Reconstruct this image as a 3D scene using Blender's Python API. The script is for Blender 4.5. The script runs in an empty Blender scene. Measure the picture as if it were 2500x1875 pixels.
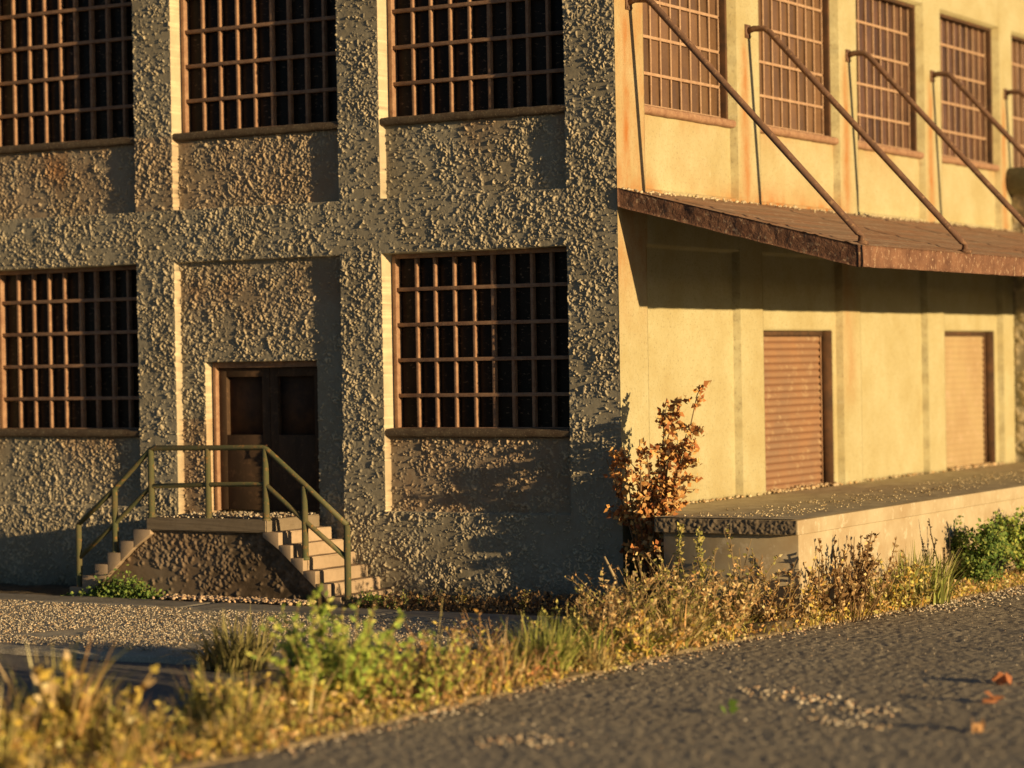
import bpy, bmesh, math, random
import numpy as np
from mathutils import Matrix, Vector
R = math.radians
rng = np.random.default_rng(7); random.seed(7)
scene = bpy.context.scene; col = scene.collection

# ------------------------------------------------------------ camera
cam_d = bpy.data.cameras.new('camera'); cam = bpy.data.objects.new('camera', cam_d); col.objects.link(cam)
rt = Vector((0.8622871, 0.50614048, -0.01681564)); up = Vector((0.00981262, 0.01649986, 0.99981572)); fw = Vector((-0.50632466, 0.8622932, -0.00926105))
m = Matrix((( rt.x, up.x, -fw.x, 14.5119), (rt.y, up.y, -fw.y, -27.3223), (rt.z, up.z, -fw.z, 3.1203), (0, 0, 0, 1)))
cam.matrix_world = m
cam_d.sensor_width = 36; cam_d.lens = 36*6185.5/2500
cam_d.clip_end = 2000; cam_d.clip_start = .1
cam_d.dof.use_dof = True; cam_d.dof.focus_distance = 30.5; cam_d.dof.aperture_fstop = 0.62
scene.camera = cam

# ------------------------------------------------------------ light
SUN = Vector((1, -.178, .118)).normalized()
EL = math.asin(SUN.z); AZ = math.atan2(SUN.x, SUN.y)
w = bpy.data.worlds.new('World'); scene.world = w; w.use_nodes = True
nt = w.node_tree; bg = nt.nodes['Background']
sky = nt.nodes.new('ShaderNodeTexSky'); sky.sky_type = 'NISHITA'; sky.sun_disc = False
sky.air_density = .7; sky.dust_density = .4; sky.ozone_density = 2; sky.sun_elevation = EL; sky.sun_rotation = AZ
nt.links.new(sky.outputs[0], bg.inputs[0]); bg.inputs[1].default_value = .05
sd = bpy.data.lights.new('sun', 'SUN'); sd.energy = 5.0; sd.angle = R(.5); sd.color = (1.0, .71, .36)
so = bpy.data.objects.new('sun', sd); col.objects.link(so)
so.rotation_euler = SUN.to_track_quat('Z', 'Y').to_euler(); so.location = (40, -8, 20)
vs = scene.view_settings; vs.view_transform = 'Standard'; vs.look = 'None'; vs.gamma = 1; vs.use_curve_mapping = False
vs.exposure = 0.42
scene.cycles.max_bounces = 5; scene.cycles.diffuse_bounces = 1

# ------------------------------------------------------------ helpers
def tag(o, label=None, cat=None, group=None, kind=None):
    if label: o['label'] = label
    if cat: o['category'] = cat
    if group: o['group'] = group
    if kind: o['kind'] = kind
    return o
def empty(name, loc, label, cat, group=None, rz=0):
    o = bpy.data.objects.new(name, None); col.objects.link(o); o.location = loc; o.rotation_euler = (0, 0, rz)
    o.empty_display_size = .2
    return tag(o, label, cat, group)
def link(name, me, mat, parent=None, smooth=False):
    o = bpy.data.objects.new(name, me); col.objects.link(o)
    if mat: me.materials.append(mat)
    if parent is not None:
        o.parent = parent
    if smooth: me.shade_smooth()
    return o
def mesh_np(name, V, F, attrs=None):
    """F: (n,3) or (n,4) int array, or list of such arrays"""
    me = bpy.data.meshes.new(name)
    Fs = F if isinstance(F, list) else [F]
    Fs = [np.asarray(f, np.int32) for f in Fs if len(f)]
    nl = sum(f.size for f in Fs); nf = sum(len(f) for f in Fs)
    me.vertices.add(len(V)); me.vertices.foreach_set('co', np.asarray(V, np.float32).ravel())
    me.loops.add(nl); me.loops.foreach_set('vertex_index', np.concatenate([f.ravel() for f in Fs]))
    me.polygons.add(nf)
    tot = np.concatenate([np.full(len(f), f.shape[1], np.int32) for f in Fs])
    st = np.concatenate([[0], np.cumsum(tot)[:-1]]).astype(np.int32)
    me.polygons.foreach_set('loop_start', st); me.polygons.foreach_set('loop_total', tot)
    me.update(calc_edges=True); me.validate()
    for k, a in (attrs or {}).items():
        a = np.asarray(a, np.float32)
        if a.ndim == 1:
            at = me.attributes.new(k, 'FLOAT', 'POINT'); at.data.foreach_set('value', a)
        else:
            at = me.attributes.new(k, 'FLOAT_COLOR', 'POINT'); at.data.foreach_set('color', np.c_[a, np.ones(len(a))].astype(np.float32).ravel())
    return me
class MB:
    def __init__(s): s.v = []; s.q = []; s.t = []; s.n = 0
    def add(s, V, F):
        V = np.asarray(V, float); F = np.asarray(F, int)
        s.v.append(V); (s.q if F.shape[1] == 4 else s.t).append(F+s.n); s.n += len(V)
    def box(s, x0, x1, y0, y1, z0, z1):
        V = [(x, y, z) for x in (x0, x1) for y in (y0, y1) for z in (z0, z1)]
        s.add(V, [(0,1,3,2),(4,6,7,5),(0,4,5,1),(2,3,7,6),(0,2,6,4),(1,5,7,3)])
    def hexa(s, P):   # 8 points, same order as box
        s.add(P, [(0,1,3,2),(4,6,7,5),(0,4,5,1),(2,3,7,6),(0,2,6,4),(1,5,7,3)])
    def tube(s, pts, r, n=8, jit=0):
        pts = [np.asarray(p, float) for p in pts]; k = len(pts); rs = r if hasattr(r, '__len__') else [r]*k
        V = []
        for i, p in enumerate(pts):
            t = pts[min(i+1, k-1)]-pts[max(i-1, 0)]; t /= np.linalg.norm(t)+1e-9
            a = np.cross(t, (0, 0, 1.)) if abs(t[2]) < .95 else np.cross(t, (0, 1., 0)); a /= np.linalg.norm(a); b = np.cross(t, a)
            for j in range(n):
                th = 2*math.pi*j/n; rr = rs[i]*(1+(random.uniform(-jit, jit) if jit else 0)); V.append(p+rr*(a*math.cos(th)+b*math.sin(th)))
        F = [(i*n+j, i*n+(j+1) % n, (i+1)*n+(j+1) % n, (i+1)*n+j) for i in range(k-1) for j in range(n)]
        V += [pts[0], pts[-1]]; c0 = len(V)-2
        s.add(V, F)
        base = s.n-len(V)
        s.t.append(np.array([(base+c0, base+(j+1) % n, base+j) for j in range(n)]+[(base+c0+1, base+(k-1)*n+j, base+(k-1)*n+(j+1) % n) for j in range(n)]))
    def build(s, name, mat, parent=None, smooth=False, bevel=0, attrs=None):
        me = mesh_np(name, np.concatenate(s.v), [np.concatenate(x) for x in (s.q, s.t) if x], attrs)
        o = link(name, me, mat, parent, smooth)
        if bevel:
            b = o.modifiers.new('b', 'BEVEL'); b.width = bevel; b.segments = 2; b.limit_method = 'ANGLE'
        return o
def vnoise(x, y, sc, seed):
    """smooth value noise 0..1"""
    r = np.random.default_rng(seed); T = r.random((256, 256))
    X = np.asarray(x)/sc+100.3; Y = np.asarray(y)/sc+100.7
    xi = np.floor(X).astype(int); yi = np.floor(Y).astype(int); fx = X-xi; fy = Y-yi
    fx = fx*fx*(3-2*fx); fy = fy*fy*(3-2*fy)
    a = T[xi % 256, yi % 256]; b = T[(xi+1) % 256, yi % 256]; c = T[xi % 256, (yi+1) % 256]; d = T[(xi+1) % 256, (yi+1) % 256]
    return (a*(1-fx)+b*fx)*(1-fy)+(c*(1-fx)+d*fx)*fy
def fbm(x, y, sc, seed, o=3):
    s = 0; t = 0
    for i in range(o):
        s = s+vnoise(x, y, sc/2**i, seed+i)*.55**i; t += .55**i
    return s/t
def axis(lo, hi, step, breaks=(), eps=.004, cham={}):
    bs = sorted(b for b in breaks if lo+.02 < b < hi-.02); pts = [lo]+bs+[hi]; out = []
    for i in range(len(pts)-1):
        a = pts[i]+(eps if i else 0); b = pts[i+1]-((cham.get(round(pts[i+1], 3), eps)) if i < len(pts)-2 else 0)
        n = max(1, int(round((b-a)/step))); out.append(np.linspace(a, b, n+1))
    return np.concatenate(out)
def gridF(nu, nv, flip=False):
    i = np.arange(nu-1)[:, None]*nv+np.arange(nv-1)[None, :]; i = i.ravel()
    F = np.stack([i, i+nv, i+nv+1, i+1], 1)
    return F[:, ::-1] if flip else F
def splat(U, Z, n, dens, rmin, rmax, hmin, hmax, seed):
    """max-blended lumps on a (non-uniform) grid; U, Z are the axis arrays"""
    r = np.random.default_rng(seed); H = np.zeros((len(U), len(Z)), np.float32)
    cu = r.uniform(U[0], U[-1], n); cz = r.uniform(Z[0], Z[-1], n); keep = r.random(n) < dens(cu, cz); cu = cu[keep]; cz = cz[keep]
    k = len(cu); ru = r.uniform(rmin, rmax, k); rz = ru*r.uniform(.6, 1.5, k); h = r.uniform(hmin, hmax, k)*ru/rmax; th = r.uniform(0, 3.14, k)
    i0 = np.searchsorted(U, cu-1.4*ru); i1 = np.searchsorted(U, cu+1.4*ru); j0 = np.searchsorted(Z, cz-1.4*ru); j1 = np.searchsorted(Z, cz+1.4*ru)
    for q in range(k):
        a, b, c, d = i0[q], i1[q], j0[q], j1[q]
        if b <= a or d <= c: continue
        du = U[a:b, None]-cu[q]; dz = Z[None, c:d]-cz[q]; co, si = math.cos(th[q]), math.sin(th[q])
        e = ((du*co+dz*si)/ru[q])**2+((dz*co-du*si)/rz[q])**2
        v = h[q]*np.clip(1-e**.5*(.85+.3*r.random()), 0, 1)**.75
        np.maximum(H[a:b, c:d], v, out=H[a:b, c:d])
    return H

# ------------------------------------------------------------ materials
def mat(name):
    m = bpy.data.materials.new(name); m.use_nodes = True; nt = m.node_tree; return m, nt, nt.nodes['Principled BSDF']
def N(nt, t, **k):
    n = nt.nodes.new(t)
    for a, v in k.items():
        if a.startswith('i_'):
            key = a[2:]; n.inputs[int(key) if key.isdigit() else key].default_value = v
        else: setattr(n, a, v)
    return n
def noise(nt, vec, scale, detail=4, rough=.6, stretch=None):
    if stretch:
        mp = N(nt, 'ShaderNodeMapping'); mp.inputs['Scale'].default_value = stretch; nt.links.new(vec, mp.inputs[0]); vec = mp.outputs[0]
    n = N(nt, 'ShaderNodeTexNoise'); n.inputs['Scale'].default_value = scale; n.inputs['Detail'].default_value = detail; n.inputs['Roughness'].default_value = rough
    nt.links.new(vec, n.inputs['Vector']); return n.outputs['Fac']
def ramp(nt, fac, *stops):
    r = N(nt, 'ShaderNodeValToRGB'); e = r.color_ramp.elements
    while len(e) < len(stops): e.new(.5)
    for i, (p, c) in enumerate(stops):
        e[i].position = p; e[i].color = (c, c, c, 1) if not hasattr(c, '__len__') else (*c, 1)
    nt.links.new(fac, r.inputs[0]); return r.outputs[0]
def mix(nt, fac, a, b, mode='MIX'):
    x = N(nt, 'ShaderNodeMix', data_type='RGBA', blend_type=mode)
    for s, v in ((x.inputs[0], fac), (x.inputs[6], a), (x.inputs[7], b)):
        if isinstance(v, (int, float)): s.default_value = v
        elif isinstance(v, tuple): s.default_value = (*v, 1)
        else: nt.links.new(v, s)
    return x.outputs[2]
def mul(nt, a, b):
    x = N(nt, 'ShaderNodeMath', operation='MULTIPLY')
    for s, v in ((x.inputs[0], a), (x.inputs[1], b)):
        if isinstance(v, (int, float)): s.default_value = v
        else: nt.links.new(v, s)
    return x.outputs[0]
def attr(nt, name): return N(nt, 'ShaderNodeAttribute', attribute_name=name)
def coords(nt, gen='Object'): return N(nt, 'ShaderNodeTexCoord').outputs[gen]
def bump(nt, h, bs, strength=.3, dist=.01):
    b = N(nt, 'ShaderNodeBump'); b.inputs['Strength'].default_value = strength; b.inputs['Distance'].default_value = dist
    nt.links.new(h, b.inputs['Height']); nt.links.new(b.outputs[0], bs.inputs['Normal'])

def stucco_mat(name, flat, grain, dark, rust=(.40, .165, .05), speck=0):
    m, nt, b = mat(name); v = coords(nt)
    n1 = noise(nt, v, 1.1, 6, .65); c = mix(nt, ramp(nt, n1, (.40, 0), (.66, .75 if speck else .5)), flat, dark)
    n2 = noise(nt, v, 14, 4); c = mix(nt, ramp(nt, n2, (.45, 0), (.72, .35)), c, dark)
    g2 = mix(nt, ramp(nt, noise(nt, v, 4, 3), (.4, 0), (.7, .3)), grain, dark)
    c = mix(nt, attr(nt, 'grain').outputs['Fac'], c, g2)
    if speck:
        s = noise(nt, v, 30, 3, .6); c = mix(nt, ramp(nt, s, (.57, 0), (.66, speck)), c, (.26, .22, .13))
    ru = attr(nt, 'rust').outputs['Fac']; n3 = noise(nt, v, 3.5, 5, .65, (1, 1, .45))
    c = mix(nt, mul(nt, ru, ramp(nt, n3, (.3, .25), (.65, 1))), c, rust)
    di = attr(nt, 'dirt').outputs['Fac']; n4 = noise(nt, v, 7, 5)
    c = mix(nt, mul(nt, di, ramp(nt, n4, (.25, .2), (.6, 1))), c, (.055, .04, .025))
    nt.links.new(c, b.inputs['Base Color']); b.inputs['Roughness'].default_value = .95; b.inputs['Specular IOR Level'].default_value = .1
    bump(nt, noise(nt, v, 38 if speck else 90, 5, .7), b, .8 if speck else .35, .012 if speck else .006)
    return m
M_front = stucco_mat('grey_rough_stucco', (.38, .345, .26), (.72, .60, .40), (.23, .185, .115))
M_side = stucco_mat('cream_render', (.49, .45, .275), (.50, .455, .29), (.40, .33, .165), speck=.55)
M_step = stucco_mat('stair_concrete', (.45, .34, .235), (.45, .34, .235), (.28, .21, .14))
M_land = stucco_mat('landing_concrete', (.25, .20, .14), (.4, .3, .2), (.15, .115, .075))

def simple(name, c1, c2, scale=6, rough=.8, metal=0, c3=None, bmp=.3, bd=.006, stretch=None, spec=.3):
    m, nt, b = mat(name); v = coords(nt)
    f = ramp(nt, noise(nt, v, scale, 5, .65, stretch), (.36, 0), (.64, 1)); c = mix(nt, f, c1, c2)
    if c3: c = mix(nt, ramp(nt, noise(nt, v, scale*4.3, 4, .7), (.56, 0), (.66, .9)), c, c3)
    nt.links.new(c, b.inputs['Base Color']); b.inputs['Roughness'].default_value = rough; b.inputs['Metallic'].default_value = metal
    b.inputs['Specular IOR Level'].default_value = spec
    if bmp: bump(nt, noise(nt, v, scale*7, 4), b, bmp, bd)
    return m
M_sash = simple('rusty_sash', (.38, .23, .14), (.26, .14, .085), 9, .85, 0, (.45, .30, .18), .5)
M_sash2 = simple('side_sash', (.46, .31, .20), (.36, .22, .135), 9, .85, 0, (.58, .40, .26), .5)
M_casing = simple('dark_casing', (.06, .035, .022), (.12, .06, .03), 5, .85)
M_sill = simple('sill_metal', (.13, .10, .065), (.085, .055, .035), 8, .9, 0, (.34, .27, .17), .7, .012)
M_canopy = simple('canopy_sheet', (.29, .195, .13), (.30, .155, .085), 2.2, .85, 0, (.40, .30, .21), .5, .01, (2.5, .35, 2))
M_fascia = simple('rusty_fascia', (.24, .125, .075), (.125, .06, .038), 3.2, .85, 0, (.42, .29, .19), .9, .02)
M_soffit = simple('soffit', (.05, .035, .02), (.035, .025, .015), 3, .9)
M_rod = simple('rusty_rod', (.20, .11, .07), (.13, .075, .05), 4, .8, 0, (.34, .20, .11), .6, .006)
M_rail = simple('green_rail_paint', (.105, .12, .055), (.15, .125, .06), 3.5, .6, 0, (.34, .18, .06), .4, .004)
M_door = simple('door_wood', (.06, .036, .02), (.085, .05, .028), 3, .8, 0, (.13, .075, .04), .3, .004, (3, 3, .6))
M_shutter = simple('shutter_rust', (.33, .185, .10), (.26, .165, .105), 1.4, .75, 0, (.40, .28, .17), .3, .004, (1, 1, .7))
M_shutter2 = simple('shutter_tan', (.42, .32, .18), (.36, .25, .14), 1.2, .8, 0, (.46, .34, .22), .3, .004, (1, 1, .5))
M_slab = simple('dock_slab', (.56, .475, .32), (.44, .36, .24), 2.5, .95, 0, (.62, .52, .36), .5, .008)
M_dock = simple('dock_render', (.47, .40, .27), (.37, .28, .17), 1.3, .95, 0, (.54, .46, .33), .35, .006)
M_bed = simple('bed_soil', (.10, .075, .045), (.16, .12, .07), 9, 1, 0, (.25, .19, .11), .8, .03)
M_roof = simple('roof_tar', (.08, .075, .07), (.12, .11, .1), 2, .95)
M_cap = simple('green_coping', (.17, .17, .11), (.11, .11, .07), 4, .7, 0, (.2, .19, .12), .6, .02)
M_pave = simple('pavement_concrete', (.34, .31, .26), (.26, .23, .18), 3, .95, 0, (.42, .37, .28), .6, .01)
M_dirt = simple('dry_ground', (.20, .15, .09), (.27, .21, .12), 1.7, 1, 0, (.14, .1, .06), .7, .03)

def pane_mat(name, c1, c2):
    m, nt, b = mat(name); v = coords(nt)
    c = mix(nt, ramp(nt, noise(nt, v, 2.2, 4, .6), (.35, 0), (.65, 1)), c1, c2)
    c = mix(nt, ramp(nt, noise(nt, v, 30, 3, .7, (.4, 1, 1)), (.60, 0), (.70, .5)), c, (.42, .28, .17))
    c = mix(nt, ramp(nt, attr(nt, 'pane').outputs['Fac'], (.1, .55), (.9, 1.5)), (0, 0, 0), c) if False else mix(nt, 1.0, c, ramp(nt, attr(nt, 'pane').outputs['Fac'], (.0, .6), (.8, 1.0)), 'MULTIPLY')
    nt.links.new(c, b.inputs['Base Color']); b.inputs['Roughness'].default_value = .3; b.inputs['Specular IOR Level'].default_value = .4
    return m
P_dark = pane_mat('dark_glass', (.016, .011, .008), (.030, .020, .013)); P_dark.node_tree.nodes['Principled BSDF'].inputs['Specular IOR Level'].default_value = .12
P_amber = pane_mat('dusty_amber_glass', (.21, .12, .065), (.155, .09, .055))
P_brown = pane_mat('dusty_brown_glass', (.14, .075, .05), (.095, .055, .042))

def asphalt_mat(name, c1, c2, c3):
    m, nt, b = mat(name); v = coords(nt)
    c = mix(nt, ramp(nt, noise(nt, v, 1.1, 5, .6), (.35, 0), (.68, 1)), c1, c2)
    c = mix(nt, ramp(nt, noise(nt, v, 40, 3, .7), (.52, 0), (.62, .9)), c, c3)
    nt.links.new(c, b.inputs['Base Color']); b.inputs['Roughness'].default_value = .9; b.inputs['Specular IOR Level'].default_value = .2
    bump(nt, noise(nt, v, 60, 4, .7), b, .6, .012)
    return m
M_road = asphalt_mat('road_asphalt', (.38, .325, .235), (.29, .245, .18), (.54, .47, .34))
M_lot = asphalt_mat('lot_gravel', (.50, .44, .33), (.38, .33, .25), (.66, .60, .46))
M_path = asphalt_mat('dark_asphalt', (.22, .20, .175), (.17, .155, .14), (.34, .3, .25))

def tint_mat(name, rough=.7, trans=.28, spec=.25):
    m, nt, b = mat(name); a = attr(nt, 'tint')
    nt.links.new(a.outputs['Color'], b.inputs['Base Color']); b.inputs['Roughness'].default_value = rough; b.inputs['Specular IOR Level'].default_value = spec
    if trans:
        t = N(nt, 'ShaderNodeBsdfTranslucent'); nt.links.new(a.outputs['Color'], t.inputs['Color'])
        ms = N(nt, 'ShaderNodeMixShader'); ms.inputs[0].default_value = trans
        nt.links.new(b.outputs[0], ms.inputs[1]); nt.links.new(t.outputs[0], ms.inputs[2])
        nt.links.new(ms.outputs[0], nt.nodes['Material Output'].inputs['Surface'])
    return m
M_leaf = tint_mat('leaf'); M_stone = tint_mat('stone', .9, 0, .15)

# ------------------------------------------------------------ the ground
def sheet(name, X, Y, zf, mat_, warp=None, attrs=None, skirt=.15):
    GX, GY = np.meshgrid(X, Y, indexing='ij'); Z = zf(GX, GY)
    if warp: GX = warp(GX, GY)
    V = np.stack([GX, GY, Z], -1)
    if skirt:
        Vp = np.pad(V, ((1, 1), (1, 1), (0, 0)), mode='edge'); Vp[0, :, 2] -= skirt; Vp[-1, :, 2] -= skirt; Vp[1:-1, 0, 2] -= skirt; Vp[1:-1, -1, 2] -= skirt; V = Vp
    nx, ny = V.shape[:2]
    me = mesh_np(name, V.reshape(-1, 3), gridF(nx, ny)); o = link(name, me, mat_); tag(o, kind='structure'); return o
EX = np.array([(-60, 2.2), (-16, 2.3), (-11, 2.43), (-6.5, 2.42), (-4, 2.42), (-1.5, 2.55), (1.5, 2.95), (5.2, 3.25), (9, 3.5), (14, 3.6), (60, 4)])
def edge(y): return np.interp(y, EX[:, 0], EX[:, 1])+.16*(fbm(np.asarray(y), np.asarray(y)*0, .7, 91)-.5)
me = mesh_np('ground', [(-400, -400, -.06), (400, -400, -.06), (400, 400, -.06), (-400, 400, -.06)], np.array([[0, 1, 2, 3]])); tag(link('ground', me, M_dirt), kind='structure')
# road: x = offset from its ragged edge
S = np.concatenate([np.linspace(0, 6.6, 300), np.linspace(6.8, 30, 30)]); Yr = np.concatenate([np.linspace(-60, -17, 8), np.linspace(-16.6, -11, 110), np.arange(-10.97, 3, .025), np.arange(3, 9, .05), np.linspace(9.5, 60, 10)])
Hs = splat(S[:300], Yr[8:-10], 80000, lambda a, b: .5+.5*(fbm(a, b, .7, 19) > .45), .013, .036, .006, .020, 5)
def zroad(X, Y):
    Z = .012*(fbm(X, Y, 1.3, 21)-.5)+.004*(fbm(X, Y, .06, 23, 2)-.5)
    Z[:300, 8:-10] += Hs
    Z -= .03*np.exp(-X/.12)
    return Z
sheet('road', S, Yr, zroad, M_road, warp=lambda X, Y: X+edge(Y)-.04)
# raised gravelled lot
Xl = axis(-14, 1.0, .035); Yl = axis(-6.15, -2.1, .03)
Hl = .6*splat(Xl, Yl, 16000, lambda a, b: .25+.75*(fbm(a, b, 1.2, 31) > .45), .014, .034, .006, .02, 6)
def zlot(X, Y):
    e = np.minimum(Y+6.15, 3); rag = .09*np.exp(-np.clip(e, 0, 9)/.10)*fbm(X, Y, .3, 37)
    return .085+.02*(fbm(X, Y, 1.1, 33)-.5)+Hl-rag
sheet('gravel_lot', Xl, Yl, zlot, M_lot, skirt=.2)
Xp = axis(-14, 1.1, .05); Yp = axis(-16, -6.15, .045)
sheet('asphalt_path', Xp, Yp, lambda X, Y: -.02+.02*(fbm(X, Y, .9, 41)-.5)+.008*fbm(X, Y, .08, 43, 2), M_path)
# pavement strip and the soil bed along the wall
Xs = axis(-14, 1.3, .05, (-9.3, -5.1, -2.2, .1)); Ys = axis(-2.1, -1.42, .05)
sheet('pavement', Xs, Ys, lambda X, Y: .105+.012*(fbm(X, Y, .5, 45)-.5)-.03*(np.min([np.abs(X-b) for b in (-9.3, -5.1, -2.2, .1)], axis=0) < .006), M_pave)
Xb = axis(-14, 2.6, .045); Yb = axis(-1.43, .1, .04)
sheet('soil_bed', Xb, Yb, lambda X, Y: .03+.09*fbm(X, Y, .25, 47)+.05*np.clip((X+3)/3, 0, 1)*fbm(X, Y, .1, 48), M_bed)
# verge of earth between lot and road
Tv = np.linspace(0, 1, 46); Yv = np.concatenate([np.arange(-17, 9, .05), np.arange(9, 26, .3)])
def xin(y): return np.where(y < -6.5, np.interp(y, [-16, -6.5], [.2, .9]), np.where(y < -.6, .95, 2.45))
def wv(X, Y): return xin(Y)+X*(edge(Y)+.03-xin(Y))
sheet('verge', Tv, Yv, lambda X, Y: .0+.05*np.sin(np.clip(X, 0, 1)*3.14)+.06*(fbm(wv(X, Y), Y, .3, 51)-.3), M_dirt, warp=wv, skirt=.2)

# ------------------------------------------------------------ the building
bld = empty('factory_building', (0, 0, 0), 'old factory with rough grey stucco front, cream side wall and rusty canopy', 'building')
# bay edges and levels (metres), shared by both walls
FB = [(-10.82, -8.12), (-7.46, -4.76-0.0), (-6.777, -4.102), (-3.418, -.718)]
FB = [(-13.495, -10.82), (-10.135, -7.46), (-6.777, -4.102), (-3.418, -.718)]
SB = [(.765, 3.445), (4.184, 6.913), (7.604, 10.31), (11.054, 13.80), (14.45, 17.15), (17.85, 20.55)]
Z1, Z2, Z3, ZS, ZT = 5.235, 4.524, 1.204, 6.27, 8.58
ZTOP = 10.6
def facade(name, U, Z, rects, deep, seed, nb, dens, hmax, to_world, mat_, rustf, flip, dirtf, rad=(.013, .032)):
    UU, ZZ = np.meshgrid(U, Z, indexing='ij'); D = np.zeros_like(UU)
    for (a, b, c, d, dep) in rects:
        k = (UU > a) & (UU < b) & (ZZ > c) & (ZZ < d); D[k] = dep
    # one more ring outside the view keeps step quads crisp; lumps stand proud of the face
    H = splat(U, Z, nb, dens, *rad, hmax*.3, hmax, seed)
    if hmax > .01:
        H *= (.55+.9*vnoise(UU, ZZ, .012, seed+9))
        wx = .05*(vnoise(UU, ZZ, .07, seed+20)-.5)+.018*(vnoise(UU, ZZ, .02, seed+22)-.5); wz = .05*(vnoise(UU, ZZ, .07, seed+21)-.5)+.018*(vnoise(UU, ZZ, .02, seed+23)-.5)
        A = (UU*.8+ZZ*.6)+wx; B_ = (ZZ*.8-UU*.6)+wz
        nn = .40*vnoise(A, B_, .029, seed+30)+.34*vnoise(A, B_, .018, seed+31)+.26*vnoise(A, B_, .0115, seed+32)
        dd = dens(UU, ZZ); th = .665-.135*dd
        F_ = np.clip((nn-th)/.10, 0, 1); F_ = F_*F_*(3-2*F_)*hmax*(.20+.85*vnoise(A, B_, .07, seed+33)**1.3)
        pit = np.clip((.34-nn)/.06, 0, 1)*np.clip(dd*2, 0, 1)*.006
        H = np.maximum(H, F_)-pit
    und = (fbm(UU, ZZ, .55, seed+3)-.5)*.012+(fbm(UU, ZZ, .07, seed+4, 2)-.5)*.0035
    on = (D < .2)
    grain = np.clip(H/(hmax*.55)-.15, 0, 1)
    if hmax > .01:
        # plain arris along the reveals
        for (a, b, c, d, dep) in rects:
            near = (np.abs(UU-a) < .036) & (ZZ > c-.0) & (ZZ < d+.0); H[near & (UU < a+.01)] *= .12; grain[near & (UU < a+.006) & (UU > a-.036)] = 1
            H[(np.abs(UU-a) < .006) & (ZZ > c) & (ZZ < d)] = 0
    D2 = D-np.where(on, H+und*(1 if hmax > .01 else .4), 0)
    V = to_world(UU, D2, ZZ).reshape(-1, 3)
    me = mesh_np(name, V, gridF(len(U), len(Z), flip), {'grain': grain.ravel(), 'rust': rustf(UU, ZZ).ravel(), 'dirt': dirtf(UU, ZZ).ravel()})
    return link(name, me, mat_, bld)
WD = .46
rects = []; brk_u = set(); brk_z = {Z1, Z2, Z3, ZS-.01, ZT}
for i, (a, b) in enumerate(FB):
    rects += [(a, b, Z3 if i != 2 else -1, Z2, .09), (a, b, Z1, ZT+.02, .09)]
    brk_u |= {a, b}
    rects.append((a, b, ZS-.03, ZT+.02, WD))
    if i != 2: rects.append((a, b, 2.2, Z2, WD))
DX0, DX1, DZ = -6.345, -4.55, 3.165
rects.append((DX0, DX1, -1, DZ, WD))
bu = [x for a, b in FB for x in (a, b)]+[DX0, DX1]; bz = [Z1, Z2, Z3, ZS-.03, ZT+.02, 2.2, DZ]
CH = {round(a, 3): .03 for a, b in FB}; CH[round(DX0, 3)] = .035; Zf = axis(-.05, 8.75, .0078, bz); 
U = np.concatenate([axis(-13.9, -10.2, .06, [x for x in bu if x < -10.2])[:-1], axis(-10.2, 0, .0078, [x for x in bu if x > -10.2], cham=CH)])
Zf = np.concatenate([Zf[:-1], axis(8.75, ZTOP, .06)])
def densF(u, z):
    m1 = fbm(u, z, .7, 61, 3); m2 = fbm(u, z, .22, 66, 2)
    return np.clip((m1*.55+m2*.45-.41)*6, .06, 1)
def rustF(u, z):
    r = np.zeros_like(u)
    for i, (a, b) in enumerate(FB):
        for zs in ((6.24,) if i == 2 else (6.24, 2.19)):
            k = (u > a) & (u < b) & (z < zs+.02); r = np.maximum(r, k*np.exp(-(zs-z)/.35)*np.clip(fbm(u, z*0, .5, 71+i, 2)*3-1.35, 0, .9)*(z > zs-1.2))
    r = np.maximum(r, .75*np.exp(-((u+8.9)/.7)**2-((z-5.9)/.35)**2))
    r = np.maximum(r, .6*((u > -6.777) & (u < -4.102) & (z < Z2))*np.exp(-((z-4.1)/.5)**2)*fbm(u, z, .5, 75))
    r = np.maximum(r, .45*((u > -6.777) & (u < -6.34) & (z < 2.4)))
    r = np.maximum(r, .35*((u > -3.418) & (u < -.718) & (z > Z3) & (z < 2.2)))
    r = np.maximum(r, .28*((u > -10.2) & (u < -4.1) & (z > Z1) & (z < 6.24)))
    return r
def dirtF(u, z):
    return np.clip(.9-z/.45, 0, .85)*fbm(u, z, .4, 78)*1.4
ff = facade('front_wall', U, Zf, rects, WD, 100, 42000, densF, .027, lambda u, d, z: np.stack([u, d, z], -1), M_front, rustF, True, dirtF, (.007, .023))
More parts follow.
